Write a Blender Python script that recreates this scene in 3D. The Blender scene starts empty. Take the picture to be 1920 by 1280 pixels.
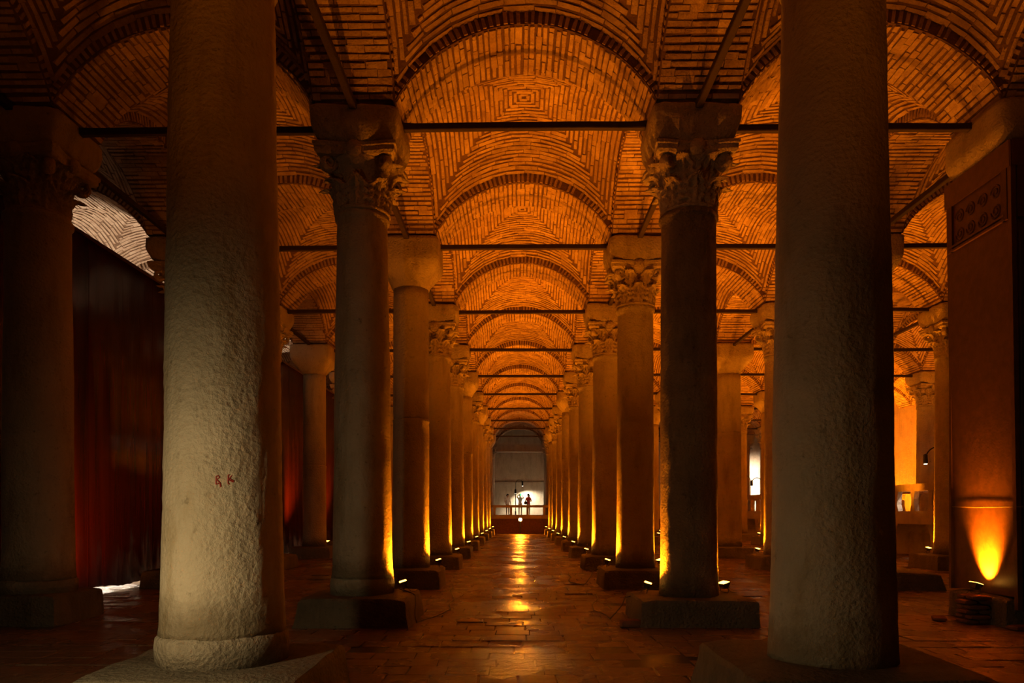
import bpy, math, random
import numpy as np
from mathutils import Vector, Matrix, noise
R_ = random.Random(7)
PI = math.pi
col = bpy.context.scene.collection
sc = bpy.context.scene

# ------------------------------------------------------------------ camera, world, light
F_PX, HOR = 1345.0, 958.0
YAW = math.atan(11 / F_PX)
CAM = Vector((-0.11, 0.0, 1.6))
cd = bpy.data.cameras.new('camera')
cam = bpy.data.objects.new('camera', cd); col.objects.link(cam)
cd.sensor_width = 36.0; cd.lens = F_PX / 1920 * 36
cd.shift_y = (HOR - 640) / 1920
cd.clip_start = 0.05; cd.clip_end = 300
cam.location = CAM; cam.rotation_euler = (PI / 2, 0, YAW)
sc.camera = cam
w = bpy.data.worlds.new('world'); sc.world = w; w.use_nodes = True
w.node_tree.nodes['Background'].inputs[0].default_value = (0.02, 0.008, 0.003, 1)
w.node_tree.nodes['Background'].inputs[1].default_value = 0.0
sc.cycles.adaptive_threshold = 0.025; sc.cycles.max_bounces = 6; sc.cycles.diffuse_bounces = 3; sc.cycles.glossy_bounces = 3
vs = sc.view_settings
vs.view_transform = 'Standard'; vs.look = 'None'; vs.exposure = 0.0; vs.gamma = 1.0; vs.use_curve_mapping = False
ORANGE = (1.0, 0.232, 0.004)
WARM = (1.0, 0.72, 0.36)
WHITE = (1.0, 0.80, 0.62)
P_FLOOD = 900.0          # watts of one column flood lamp
P_FRONT = 175.0          # walkway lamp behind the left foreground column

S = 4.8
def row_y(i): return S * (0.2 + i)
ORD = ['nearest unseen', 'first', 'second', 'third', 'fourth', 'fifth', 'sixth', 'seventh', 'eighth', 'ninth', 'tenth', 'eleventh', 'twelfth', 'thirteenth']

def project(p):
    d = Vector(p) - CAM
    dep = -math.sin(YAW) * d.x + math.cos(YAW) * d.y
    if dep < 0.1: return None
    rx = math.cos(YAW) * d.x + math.sin(YAW) * d.y
    return 960 + F_PX * rx / dep, HOR - F_PX * d.z / dep, dep

# ------------------------------------------------------------------ materials
def new_mat(name):
    m = bpy.data.materials.new(name); m.use_nodes = True
    nt = m.node_tree; nt.nodes.clear()
    out = nt.nodes.new('ShaderNodeOutputMaterial'); b = nt.nodes.new('ShaderNodeBsdfPrincipled')
    nt.links.new(b.outputs[0], out.inputs[0])
    return m, nt, b
def coords(nt, rnd=True, scale=(1, 1, 1)):
    tc = nt.nodes.new('ShaderNodeTexCoord'); mp = nt.nodes.new('ShaderNodeMapping')
    mp.inputs['Scale'].default_value = scale
    nt.links.new(tc.outputs['Object'], mp.inputs['Vector'])
    if rnd:
        oi = nt.nodes.new('ShaderNodeObjectInfo'); mul = nt.nodes.new('ShaderNodeMath'); mul.operation = 'MULTIPLY'
        mul.inputs[1].default_value = 37.0
        nt.links.new(oi.outputs['Random'], mul.inputs[0]); nt.links.new(mul.outputs[0], mp.inputs['Location'])
    return mp.outputs[0]
def noise_n(nt, vec, scale, detail=4, rough=0.6):
    n = nt.nodes.new('ShaderNodeTexNoise'); n.inputs['Scale'].default_value = scale
    n.inputs['Detail'].default_value = detail; n.inputs['Roughness'].default_value = rough
    nt.links.new(vec, n.inputs['Vector']); return n.outputs[0]
def ramp(nt, fac, stops):
    r = nt.nodes.new('ShaderNodeValToRGB'); e = r.color_ramp.elements
    while len(e) < len(stops): e.new(0.5)
    for i, (p, c) in enumerate(stops):
        e[i].position = p; e[i].color = (*c, 1) if len(c) == 3 else c
    nt.links.new(fac, r.inputs[0]); return r.outputs[0]
def mix(nt, a, b, fac, mode='MIX'):
    m = nt.nodes.new('ShaderNodeMix'); m.data_type = 'RGBA'; m.blend_type = mode
    for sock, v in ((m.inputs['Factor'], fac), (m.inputs['A'], a), (m.inputs['B'], b)):
        if isinstance(v, (int, float)): sock.default_value = v
        elif isinstance(v, tuple): sock.default_value = (*v, 1)
        else: nt.links.new(v, sock)
    return m.outputs['Result']
def bump(nt, b, h, strength=0.5, dist=0.02):
    n = nt.nodes.new('ShaderNodeBump'); n.inputs['Strength'].default_value = strength; n.inputs['Distance'].default_value = dist
    nt.links.new(h, n.inputs['Height']); nt.links.new(n.outputs[0], b.inputs['Normal'])
def math_n(nt, op, a, b=None):
    m = nt.nodes.new('ShaderNodeMath'); m.operation = op
    for s, v in zip(m.inputs, (a, b)):
        if v is None: continue
        if isinstance(v, (int, float)): s.default_value = v
        else: nt.links.new(v, s)
    return m.outputs[0]

def m_stone(name, ca, cb, cs, pit=0.6, wet=False, rough=0.62):
    m, nt, b = new_mat(name)
    v = coords(nt); n1 = noise_n(nt, v, 1.6, 6, 0.65); n2 = noise_n(nt, v, 11, 6, 0.7); n3 = noise_n(nt, v, 46, 4, 0.7)
    v2 = coords(nt, True, (1, 1, 0.22)); n4 = noise_n(nt, v2, 3.3, 5, 0.65)
    c = ramp(nt, n1, [(0.3, ca), (0.7, cb)])
    c = mix(nt, c, cs, ramp(nt, n4, [(0.5, (0, 0, 0)), (0.72, (0.75, 0.75, 0.75))]))
    c = mix(nt, c, tuple(x * 0.35 for x in cs), ramp(nt, n2, [(0.60, (0, 0, 0)), (0.74, (0.7, 0.7, 0.7))]))
    if wet:      # tide line left by the water that once stood in the cistern
        tc = nt.nodes.new('ShaderNodeTexCoord'); sx = nt.nodes.new('ShaderNodeSeparateXYZ')
        nt.links.new(tc.outputs['Object'], sx.inputs[0])
        hz = math_n(nt, 'ADD', sx.outputs[2], math_n(nt, 'ADD', math_n(nt, 'MULTIPLY', n1, 0.55), math_n(nt, 'MULTIPLY', n2, 0.3)))
        f = ramp(nt, math_n(nt, 'MULTIPLY', hz, 0.5), [(0.26, (0.7, 0.7, 0.7)), (0.40, (0, 0, 0))])
        c = mix(nt, c, tuple(x * 0.38 for x in cs), f)
    nt.links.new(c, b.inputs['Base Color']); b.inputs['Roughness'].default_value = rough
    b.inputs['Specular IOR Level'].default_value = 0.35
    vo = nt.nodes.new('ShaderNodeTexVoronoi'); vo.inputs['Scale'].default_value = 26.0; nt.links.new(v, vo.inputs['Vector'])
    h = math_n(nt, 'ADD', math_n(nt, 'MULTIPLY', n2, 0.9), math_n(nt, 'ADD', math_n(nt, 'MULTIPLY', n3, 0.5), math_n(nt, 'MULTIPLY', vo.outputs['Distance'], 0.35)))
    bump(nt, b, h, pit, 0.07)
    return m
M = {}
M['stone'] = m_stone('column_marble', (0.44, 0.38, 0.28), (0.56, 0.50, 0.38), (0.30, 0.23, 0.13), 0.8, True)
M['stone_rough'] = m_stone('column_pitted_marble', (0.44, 0.38, 0.27), (0.58, 0.51, 0.38), (0.30, 0.22, 0.10), 0.5, True, 0.5)
M['stone_dark'] = m_stone('column_dark_speckled', (0.17, 0.13, 0.08), (0.30, 0.24, 0.15), (0.09, 0.065, 0.035), 0.9, True, 0.55)
M['capital'] = m_stone('capital_marble', (0.45, 0.37, 0.26), (0.58, 0.49, 0.36), (0.28, 0.20, 0.12), 0.8)
M['impost'] = m_stone('impost_stone', (0.44, 0.37, 0.27), (0.55, 0.47, 0.34), (0.26, 0.19, 0.12), 0.9)
M['plinth'] = m_stone('plinth_stone', (0.15, 0.125, 0.085), (0.23, 0.20, 0.14), (0.08, 0.075, 0.045), 1.0, False, 0.55)
M['concrete'] = m_stone('walkway_concrete', (0.40, 0.33, 0.26), (0.50, 0.43, 0.34), (0.27, 0.22, 0.16), 0.4)
M['plaster'] = m_stone('cistern_wall_plaster', (0.46, 0.37, 0.27), (0.58, 0.48, 0.36), (0.33, 0.24, 0.15), 0.45)

def m_brick():
    m, nt, b = new_mat('vault_brick')
    oi = nt.nodes.new('ShaderNodeObjectInfo'); g = nt.nodes.new('ShaderNodeNewGeometry'); p = g.outputs['Position']
    n0 = noise_n(nt, p, 0.8, 5, 0.65); n1 = noise_n(nt, p, 5.0, 5, 0.65); n2 = noise_n(nt, p, 26, 5, 0.65)
    c = ramp(nt, n1, [(0.3, (0.36, 0.24, 0.15)), (0.7, (0.62, 0.47, 0.33))])
    c = mix(nt, c, (0.30, 0.18, 0.10), ramp(nt, n0, [(0.45, (0, 0, 0)), (0.7, (0.6, 0.6, 0.6))]))
    c = mix(nt, c, (0.20, 0.11, 0.06), ramp(nt, n2, [(0.56, (0, 0, 0)), (0.74, (0.7, 0.7, 0.7))]))
    c = mix(nt, c, ramp(nt, oi.outputs['Random'], [(0, (0.82, 0.80, 0.78)), (1, (1.12, 1.12, 1.1))]), 1.0, 'MULTIPLY')
    nt.links.new(c, b.inputs['Base Color']); b.inputs['Roughness'].default_value = 0.85
    bump(nt, b, math_n(nt, 'ADD', n2, math_n(nt, 'MULTIPLY', n1, 0.6)), 0.8, 0.03)
    return m
M['brick'] = m_brick()
def m_mortar():
    m, nt, b = new_mat('vault_joint_mortar')
    v = coords(nt); n1 = noise_n(nt, v, 2.2, 5, 0.6); n2 = noise_n(nt, v, 20, 5, 0.65)
    c = ramp(nt, n1, [(0.3, (0.10, 0.055, 0.03)), (0.7, (0.19, 0.11, 0.06))])
    nt.links.new(c, b.inputs['Base Color']); b.inputs['Roughness'].default_value = 0.95
    bump(nt, b, n2, 0.9, 0.03)
    return m
M['mortar'] = m_mortar()
def m_floor(name, ca, cb, r0, r1, bs, bd, rnd):
    m, nt, b = new_mat(name)
    g = nt.nodes.new('ShaderNodeNewGeometry')
    n1 = noise_n(nt, g.outputs['Position'], 0.7, 4, 0.6); n2 = noise_n(nt, g.outputs['Position'], 9, 6, 0.65); n3 = noise_n(nt, g.outputs['Position'], 38, 4, 0.6)
    c = ramp(nt, n2, [(0.3, ca), (0.7, cb)])
    if rnd:
        oi = nt.nodes.new('ShaderNodeObjectInfo')
        c = mix(nt, c, ramp(nt, oi.outputs['Random'], [(0, (0.8, 0.78, 0.76)), (1, (1.15, 1.15, 1.12))]), 1.0, 'MULTIPLY')
    nt.links.new(c, b.inputs['Base Color'])
    rr = nt.nodes.new('ShaderNodeMapRange'); nt.links.new(n1, rr.inputs[0])
    rr.inputs[1].default_value = 0.38; rr.inputs[2].default_value = 0.62; rr.inputs[3].default_value = r0; rr.inputs[4].default_value = r1
    nt.links.new(rr.outputs[0], b.inputs['Roughness'])
    b.inputs['Specular IOR Level'].default_value = 0.5
    bump(nt, b, math_n(nt, 'ADD', n2, math_n(nt, 'MULTIPLY', n3, 0.3)), bs, bd)
    return m
M['tile'] = m_floor('wet_floor_brick', (0.14, 0.075, 0.04), (0.24, 0.14, 0.075), 0.13, 0.42, 0.9, 0.03, True)
M['bed'] = m_floor('wet_floor_bed', (0.07, 0.04, 0.022), (0.13, 0.075, 0.04), 0.06, 0.2, 0.5, 0.015, False)

def m_plain(name, c, rough=0.5, metal=0.0, spec=0.5, bs=0.0, coat=0.0):
    m, nt, b = new_mat(name)
    v = coords(nt); n = noise_n(nt, v, 8, 4)
    cc = ramp(nt, n, [(0.3, tuple(x * 0.75 for x in c)), (0.7, tuple(min(1, x * 1.2) for x in c))])
    nt.links.new(cc, b.inputs['Base Color']); b.inputs['Roughness'].default_value = rough; b.inputs['Metallic'].default_value = metal
    b.inputs['Specular IOR Level'].default_value = spec; b.inputs['Coat Weight'].default_value = coat
    if bs: bump(nt, b, noise_n(nt, v, 30, 4), bs, 0.01)
    return m
M['iron'] = m_plain('tie_rod_iron', (0.035, 0.022, 0.016), 0.7, 0.0, 0.3, 0.6)
M['black'] = m_plain('black_metal', (0.02, 0.02, 0.02), 0.35, 0.6)
M['housing'] = m_plain('lamp_housing', (0.09, 0.08, 0.07), 0.5, 0.5)
M['cable'] = m_plain('black_cable', (0.025, 0.02, 0.018), 0.5)
M['cable_pale'] = m_plain('pale_cable', (0.35, 0.25, 0.15), 0.5)
M['loose'] = m_plain('loose_brick', (0.17, 0.08, 0.045), 0.85, 0, 0.3, 0.6)
M['cover'] = m_plain('cladding_board', (0.11, 0.05, 0.028), 0.42, 0, 0.45, 0.25)
M['carve'] = m_plain('carved_board', (0.085, 0.036, 0.02), 0.5, 0, 0.4, 0.4)
M['red_paint'] = m_plain('red_paint', (0.35, 0.035, 0.025), 0.7)
def m_screen():
    m, nt, b = new_mat('screen_sheet')
    v = coords(nt, True, (1, 1.1, 0.05)); n = noise_n(nt, v, 3.0, 5, 0.6)
    c = ramp(nt, n, [(0.3, (0.035, 0.006, 0.003)), (0.7, (0.11, 0.017, 0.007))])
    nt.links.new(c, b.inputs['Base Color']); b.inputs['Roughness'].default_value = 0.22
    b.inputs['Specular IOR Level'].default_value = 0.3
    v2 = coords(nt, True, (1, 1, 0.1)); bump(nt, b, noise_n(nt, v2, 4.0, 3), 0.3, 0.03)
    return m
M['screen'] = m_screen()
def m_emit(name, c, s):
    m, nt, b = new_mat(name)
    b.inputs['Base Color'].default_value = (0.6, 0.5, 0.4, 1)
    b.inputs['Emission Color'].default_value = (*c, 1); b.inputs['Emission Strength'].default_value = s
    return m
M['lens'] = m_emit('flood_lens', (1.0, 0.42, 0.05), 14.0)
M['lens_white'] = m_emit('white_lens', (1.0, 0.85, 0.65), 14.0)
for k, c in dict(skin=(0.55, 0.33, 0.22), white_cloth=(0.75, 0.74, 0.70), red_cloth=(0.65, 0.06, 0.03), dark_cloth=(0.05, 0.05, 0.07),
                 sand_cloth=(0.50, 0.43, 0.33), hair=(0.03, 0.02, 0.015), green=(0.05, 0.7, 0.2), bag=(0.05, 0.02, 0.02)).items():
    M[k] = m_plain(k, c, 0.8)

# ------------------------------------------------------------------ mesh helpers
class MB:
    def __init__(s): s.v = []; s.f = []
    def add(s, vs, fs):
        o = len(s.v); s.v += [tuple(p) for p in vs]; s.f += [tuple(i + o for i in f) for f in fs]; return s
    def box(s, a, b):
        (x0, y0, z0), (x1, y1, z1) = a, b
        return s.add([(x0, y0, z0), (x1, y0, z0), (x1, y1, z0), (x0, y1, z0), (x0, y0, z1), (x1, y0, z1), (x1, y1, z1), (x0, y1, z1)],
                     [(0, 3, 2, 1), (4, 5, 6, 7), (0, 1, 5, 4), (1, 2, 6, 5), (2, 3, 7, 6), (3, 0, 4, 7)])
    def loft(s, rings, cap=True):
        n = len(rings[0]); vs = [p for r in rings for p in r]; fs = []
        for k in range(len(rings) - 1):
            for i in range(n):
                j = (i + 1) % n; fs.append((k * n + i, k * n + j, (k + 1) * n + j, (k + 1) * n + i))
        if cap: fs += [tuple(range(n))[::-1], tuple((len(rings) - 1) * n + i for i in range(n))]
        return s.add(vs, fs)
    def lathe(s, prof, n=32, jit=None):
        rings = []
        for z, r in prof:
            ring = []
            for i in range(n):
                a = 2 * PI * i / n; rr = r + (jit(a, z) if jit else 0)
                ring.append((rr * math.cos(a), rr * math.sin(a), z))
            rings.append(ring)
        return s.loft(rings)
    def tube(s, pts, r, n=8):
        rings = []; pts = [Vector(p) for p in pts]
        up = Vector((0, 0, 1)); prev = None
        for i, p in enumerate(pts):
            t = (pts[min(i + 1, len(pts) - 1)] - pts[max(i - 1, 0)]).normalized()
            if prev is None:
                a = t.cross(up) if abs(t.z) < 0.95 else t.cross(Vector((1, 0, 0)))
            else: a = prev - t * prev.dot(t)
            a.normalize(); prev = a; b = t.cross(a)
            rr = r[i] if isinstance(r, (list, tuple)) else r
            rings.append([tuple(p + a * (rr * math.cos(2 * PI * k / n)) + b * (rr * math.sin(2 * PI * k / n))) for k in range(n)])
        return s.loft(rings)
    def mesh(s, name, mat, smooth=False):
        me = bpy.data.meshes.new(name); me.from_pydata(s.v, [], s.f)
        me.materials.append(M[mat] if isinstance(mat, str) else mat)
        if smooth: me.polygons.foreach_set('use_smooth', [True] * len(me.polygons))
        me.update(); return me
def obj(name, me, parent=None, loc=(0, 0, 0), rot=(0, 0, 0), scale=None):
    o = bpy.data.objects.new(name, me); col.objects.link(o); o.location = loc; o.rotation_euler = rot
    if scale: o.scale = scale
    if parent: o.parent = parent
    return o
def tag(o, label=None, cat=None, group=None, kind=None):
    for k, v in (('label', label), ('category', cat), ('group', group), ('kind', kind)):
        if v: o[k] = v
    return o
def thing(name, label, cat, loc=(0, 0, 0), rz=0.0, group=None):
    return tag(obj(name, None, None, loc, (0, 0, rz)), label, cat, group)
def rough_box(mb, a, b, n=5, amp=0.02, seed=0.0, taper=0.0, rnd=0.03):
    """a stone block: six subdivided faces, worn edges, uneven skin; taper insets the top"""
    (x0, y0, z0), (x1, y1, z1) = a, b; c = Vector(((x0 + x1) / 2, (y0 + y1) / 2, (z0 + z1) / 2)); h = Vector(((x1 - x0) / 2, (y1 - y0) / 2, (z1 - z0) / 2))
    idx = {}; vs = []; fs = []
    def vert(u):
        key = tuple(round(t, 4) for t in u)
        if key in idx: return idx[key]
        p = Vector((u[0] * h.x, u[1] * h.y, u[2] * h.z))
        ne = sum(1 for t in u if abs(t) > 0.999)
        k = rnd * (ne - 1) if ne > 1 else 0
        for ax in range(3):
            if abs(u[ax]) > 0.999: p[ax] -= math.copysign(min(k, abs(p[ax]) * 0.5), u[ax])
        tp = 1 - taper * (u[2] + 1) / 2
        p.x *= tp; p.y *= tp
        q = p + c + Vector((seed, seed * 1.7, 0))
        d = noise.noise_vector(q * 2.1) * amp + noise.noise_vector(q * 6.5) * amp * 0.5
        if u[2] < -0.999: d.z = 0
        idx[key] = len(vs); vs.append(tuple(p + c + d)); return idx[key]
    for ax in range(3):
        for sgn in (-1, 1):
            for i in range(n):
                for j in range(n):
                    q = []
                    for di, dj in ((0, 0), (1, 0), (1, 1), (0, 1)):
                        u = [0, 0, 0]; u[ax] = sgn; u[(ax + 1) % 3] = -1 + 2 * (i + di) / n; u[(ax + 2) % 3] = -1 + 2 * (j + dj) / n
                        q.append(vert(u))
                    fs.append(tuple(q) if sgn > 0 else tuple(q[::-1]))
    return mb.add(vs, fs)

# ------------------------------------------------------------------ bricks
BR_V, BR_M = [], []
def brick_variant(seed):
    r = random.Random(seed); vs = []
    for z, k in ((-1.6, 1.0), (1.0, 0.86)):
        for x, y in ((-1, -1), (1, -1), (1, 1), (-1, 1)):
            vs.append((x * 0.5 * (1 if z < 0 else 0.97) + r.uniform(-.012, .012), y * 0.5 * k + r.uniform(-.06, .06), z + (r.uniform(-.3, .25) if z > 0 else 0)))
    return vs
BR_F = [(4, 5, 6, 7), (0, 1, 5, 4), (1, 2, 6, 5), (2, 3, 7, 6), (3, 0, 4, 7)]
for sd in range(5):
    v = brick_variant(sd); BR_V.append(np.array(v)); mb = MB(); mb.add(v, BR_F); BR_M.append(mb.mesh('brick', 'brick'))
def frame_matrix(p, t, nrm, L, T, D):
    t = Vector(t).normalized(); nrm = Vector(nrm); nrm = (nrm - t * nrm.dot(t)).normalized(); b = nrm.cross(t)
    m = Matrix(((t.x * L, b.x * T, nrm.x * D, p[0]), (t.y * L, b.y * T, nrm.y * D, p[1]), (t.z * L, b.z * T, nrm.z * D, p[2]), (0, 0, 0, 1)))
    return m
def bricks_mesh(name, mats, mat='brick'):
    vs = []; fs = []
    for k, m in enumerate(mats):
        a = np.array(m); v = BR_V[k % 5]
        vs.append(v @ a[:3, :3].T + a[:3, 3]); fs += [tuple(i + 8 * k for i in f) for f in BR_F]
    me = bpy.data.meshes.new(name); me.from_pydata(np.concatenate(vs).tolist(), [], fs)
    me.materials.append(M[mat]); me.update(); return me
BLOCK = [(-2.4, row_y(i), 0.42, 7.3) for i in (1, 2, 3, 4)] + [(2.4, row_y(i), 0.40, 7.3) for i in (1, 2, 3, 4)] + [(-7.2, row_y(2), 0.45, 7.3), (7.2, row_y(2), 0.62, 7.2)]
def occluded(p):
    p = Vector(p); d = p - CAM
    for cx, cy, r, zt in BLOCK:
        ex, ey = CAM.x - cx, CAM.y - cy
        a = d.x ** 2 + d.y ** 2; b = 2 * (ex * d.x + ey * d.y); c = ex * ex + ey * ey - r * r
        q = b * b - 4 * a * c
        if q > 0:
            t = (-b - math.sqrt(q)) / (2 * a)
            if 0 < t < 0.97 and CAM.z + t * d.z < zt: return True
    return False
def lay_bricks(root, mats, stuff_mesh, near, rz_stuff=0.0, limit=300, min_px=15):
    """nearest visible bricks become parts of their own, the rest one joined part"""
    pick = []
    if near:
        W = root.matrix_world if False else Matrix.Translation(root.location) @ Matrix.Rotation(root.rotation_euler.z, 4, 'Z')
        for k, m in enumerate(mats):
            A = W @ m; c = A @ Vector((0, 0, 0.5)); e0 = project(A @ Vector((-.5, 0, 1))); e1 = project(A @ Vector((.5, 0, 1)))
            nrm = (A.to_3x3() @ Vector((0, 0, 1)))
            if e0 is None or e1 is None or nrm.dot(CAM - c) < 0: continue
            if not (-30 < e0[0] < 1950 and -30 < e0[1] < 1300): continue
            f0 = project(A @ Vector((0, -.5, 1))); f1 = project(A @ Vector((0, .5, 1)))
            L = math.hypot(e0[0] - e1[0], e0[1] - e1[1]); T = math.hypot(f0[0] - f1[0], f0[1] - f1[1])
            if max(L, T) < min_px or min(L, T) < 1.6 or occluded(c): continue
            pick.append((-L * T, k))
        pick.sort(); pick = pick[:limit]
    ks = {k for _, k in pick}
    for k in sorted(ks):
        o = bpy.data.objects.new('brick', BR_M[k % 5]); col.objects.link(o); o.parent = root
        o.matrix_local = mats[k]
    if not ks:
        tag(obj('brick_courses', stuff_mesh, root, (0, 0, 0), (0, 0, rz_stuff)), kind='stuff')
    elif len(ks) < len(mats):
        tag(obj('brick_courses', bricks_mesh('brick_courses', [m for k, m in enumerate(mats) if k not in ks]), root), kind='stuff')
    return len(ks)

# ------------------------------------------------------------------ vaults
HW = 0.58; HS = S / 2 - HW; APEX = 8.37; AR = 2.098; AZC = APEX - AR; RISE_W = 0.18; DOME = 0.53
PHI0 = math.asin(HS / AR)
def arch_bricks(seed):
    r = random.Random(seed); out = []
    n = 47
    for k in range(n):
        ph = -PHI0 + (k + 0.5) * 2 * PHI0 / n + r.uniform(-.004, .004)
        nrm = Vector((-math.sin(ph), 0, -math.cos(ph))); p = Vector((0, 0, AZC)) - nrm * AR
        y = -HW + 0.03 - (0.2 if k % 2 else 0.0) + r.uniform(-.04, .04)
        while y < HW - 0.05:
            L = r.uniform(0.24, 0.40); a = max(y, -HW + 0.02); b = min(y + L, HW - 0.02)
            if b - a > 0.05:
                out.append(frame_matrix(p + Vector((0, (a + b) / 2, 0)), (r.uniform(-.02, .02), 1, 0), nrm, b - a + 0.004, r.choice((0.055, 0.06, 0.066, 0.07, 0.097)) + r.uniform(-.004, .004), r.uniform(0.012, 0.024)))
            y += L + r.uniform(0.002, 0.010)
        for s in (-1, 1):
            rad = AR + 0.105
            if r.random() > 0.04:
                out.append(frame_matrix(Vector((math.sin(ph) * rad, s * HW, AZC + math.cos(ph) * rad)), -nrm, (0, s, 0), r.uniform(0.17, 0.2), r.uniform(0.048, 0.06), r.uniform(0.010, 0.022)))
    return out
def arch_mesh():
    mb = MB(); n = 36; prev = None
    prof = [(AR, -HW), (AR, HW), (AR + 0.42, HW), (AR + 0.42, -HW)]
    rings = []
    for k in range(n + 1):
        ph = -PHI0 + 2 * PHI0 * k / n
        jj = noise.noise(Vector((ph * 3, 1.3, 0))) * 0.012
        rings.append([(math.sin(ph) * (rr + jj), yy, AZC + math.cos(ph) * (rr + jj)) for rr, yy in prof])
    mb.loft(rings)
    return mb.mesh('ceiling_arch', 'mortar')
def web_z(u, v):
    m, Mx = min(abs(u), abs(v)), max(abs(u), abs(v))
    return APEX + RISE_W - (AR - math.sqrt(AR * AR - m * m)) + DOME * (1 - (Mx / HS) ** 2)
def web_mesh():
    mb = MB(); nr, nt = 16, 16; E = HS + 0.01
    for s in range(4):
        ca, sa = math.cos(s * PI / 2), math.sin(s * PI / 2); vs = []; fs = []
        for i in range(nr + 1):
            h = E * i / nr
            for j in range(nt + 1):
                t = h * (-1 + 2 * j / nt); u, v = min(h, HS), t
                vs.append((ca * h - sa * t, sa * h + ca * t, web_z(min(h, HS), max(-HS, min(HS, t)))))
        for i in range(nr):
            for j in range(nt):
                a = i * (nt + 1) + j; q = (a, a + 1, a + nt + 2, a + nt + 1)
                fs.append(q if i else (a, a + nt + 2, a + nt + 1))
        mb.add(vs, fs)
    return mb.mesh('ceiling', 'mortar', True)
def web_bricks(seed):
    r = random.Random(seed); out = []; h = 0.07; pitch = 0.086
    while h < HS - 0.02:
        for s in range(4):
            ca, sa = math.cos(s * PI / 2), math.sin(s * PI / 2)
            t = -h + r.uniform(0, 0.12) * min(1, h)
            while t < h - 0.03:
                slope = 1 + (t * t) / max(0.2, AR * AR - t * t) * 0.5
                L = min(r.uniform(0.28, 0.46) / slope, h - t + 0.02)
                if L < 0.05: break
                tm = t + L / 2; e = 0.01
                f = lambda tt, hh: Vector((ca * hh - sa * tt, sa * hh + ca * tt, web_z(hh, tt)))
                if abs(tm) < h:
                    p = f(tm, h); tg = f(min(tm + L / 2, h), h) - f(max(tm - L / 2, -h), h); dh = f(tm, h + e) - f(tm, h)
                    nrm = tg.cross(dh)
                    if nrm.z > 0: nrm = -nrm
                    p = (f(min(tm + L / 2, h), h) + f(max(tm - L / 2, -h), h)) / 2 * 0.35 + p * 0.65
                    out.append(frame_matrix(p, tg, nrm, tg.length + 0.006, r.choice((0.052, 0.058, 0.064, 0.068, 0.09)) + r.uniform(-.003, .003), r.uniform(0.010, 0.022)))
                t += L + r.uniform(0.002, 0.009)
        h += pitch * r.uniform(0.93, 1.07)
    return out
ARCH_ME = arch_mesh(); WEB_ME = web_mesh()
ARCH_B = [arch_bricks(11), arch_bricks(12)]; WEB_B = [web_bricks(21), web_bricks(22)]
ARCH_S = [bricks_mesh('brick_courses', b) for b in ARCH_B]; WEB_S = [bricks_mesh('brick_courses', b) for b in WEB_B]
def springer():
    mb = MB(); rough_box(mb, (-HW, -HW, 7.27), (HW, HW, 8.05), 6, 0.012, 3.0, 0, 0.015); return mb.mesh('ceiling_springer', 'mortar')
SPR_ME = springer()
LINES = [-12.0, -7.2, -2.4, 2.4, 7.2, 12.0, 16.8, 21.6]
LINE_NAME = {-12.0: 'hidden left', -7.2: 'outer left', -2.4: 'left aisle', 2.4: 'right aisle', 7.2: 'outer right', 12.0: 'second right', 16.8: 'third right', 21.6: 'wall'}
ROWS = 12
nb = 0
for ci in range(len(LINES) - 1):
    xa, xb = LINES[ci], LINES[ci + 1]; xc = (xa + xb) / 2
    rows = range(0, ROWS) if -3 < xc < 3 else range(1, ROWS)
    if xc < -8: rows = range(1, 9)
    if xc > 14: rows = range(3, ROWS)
    for i in rows:                              # webs between row i and row i+1
        o = tag(obj('ceiling', WEB_ME, None, (xc, (row_y(i) + row_y(i + 1)) / 2, 0)), kind='structure'); k = (ci * 3 + i) % 2
        nb += lay_bricks(o, WEB_B[k], WEB_S[k], 1 <= i <= 3 and -8 < xc < 12, (i % 4) * PI / 2)
    for i in list(rows) + [rows[-1] + 1]:       # arches across the aisle, on row i
        o = tag(obj('ceiling_arch', ARCH_ME, None, (xc, row_y(i), 0)), kind='structure'); k = (ci + i) % 2
        nb += lay_bricks(o, ARCH_B[k], ARCH_S[k], 2 <= i <= 4 and -8 < xc < 12, PI * (i % 2))
for li, x in enumerate(LINES):
    rows = range(1, 9) if x < -10 else (range(0, ROWS) if abs(x) < 3 else (range(3, ROWS) if x > 14 else range(1, ROWS)))
    for i in rows:
        o = tag(obj('ceiling_arch', ARCH_ME, None, (x, (row_y(i) + row_y(i + 1)) / 2, 0), (0, 0, PI / 2)), kind='structure'); k = (li + i) % 2
        nb += lay_bricks(o, ARCH_B[k], ARCH_S[k], 1 <= i <= 3 and -8 < x < 8, PI * (i % 2))
    for i in list(rows) + [rows[-1] + 1]:
        tag(obj('ceiling_springer', SPR_ME, None, (x, row_y(i), 0)), kind='structure')
print('brick parts', nb)

# ------------------------------------------------------------------ floor
floor = MB(); floor.box((-13.5, -3, -0.3), (22.2, 64, -0.014)); floor = tag(obj('floor', floor.mesh('floor', 'bed')), kind='structure')
def floor_tiles():
    r = random.Random(5); out = []; y = 3.0; k = 0
    while y < 52:
        dp = r.uniform(0.33, 0.40) if y < 26 else r.uniform(0.36, 0.44)
        x = -8.6 + r.uniform(-.4, 0); xe = 10.5 if y < 16 else 18
        while x < xe:
            L = r.uniform(0.34, 0.62)
            gx = r.uniform(0.008, 0.03)
            zz = noise.noise(Vector((x * 0.45, y * 0.45, 3))) * 0.016 + r.uniform(-.003, .003) - 0.003
            n = Vector((r.gauss(0, .006), r.gauss(0, .008), 1))
            if r.random() > 0.02:
                out.append(frame_matrix((x + L / 2, y + dp / 2 + r.uniform(-.012, .012), zz - 0.012), (1, r.gauss(0, .02), 0), n, L - gx, dp - r.uniform(.006, .022), 0.012))
            x += L
        y += dp
    return out
TV = []; TM = []
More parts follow.
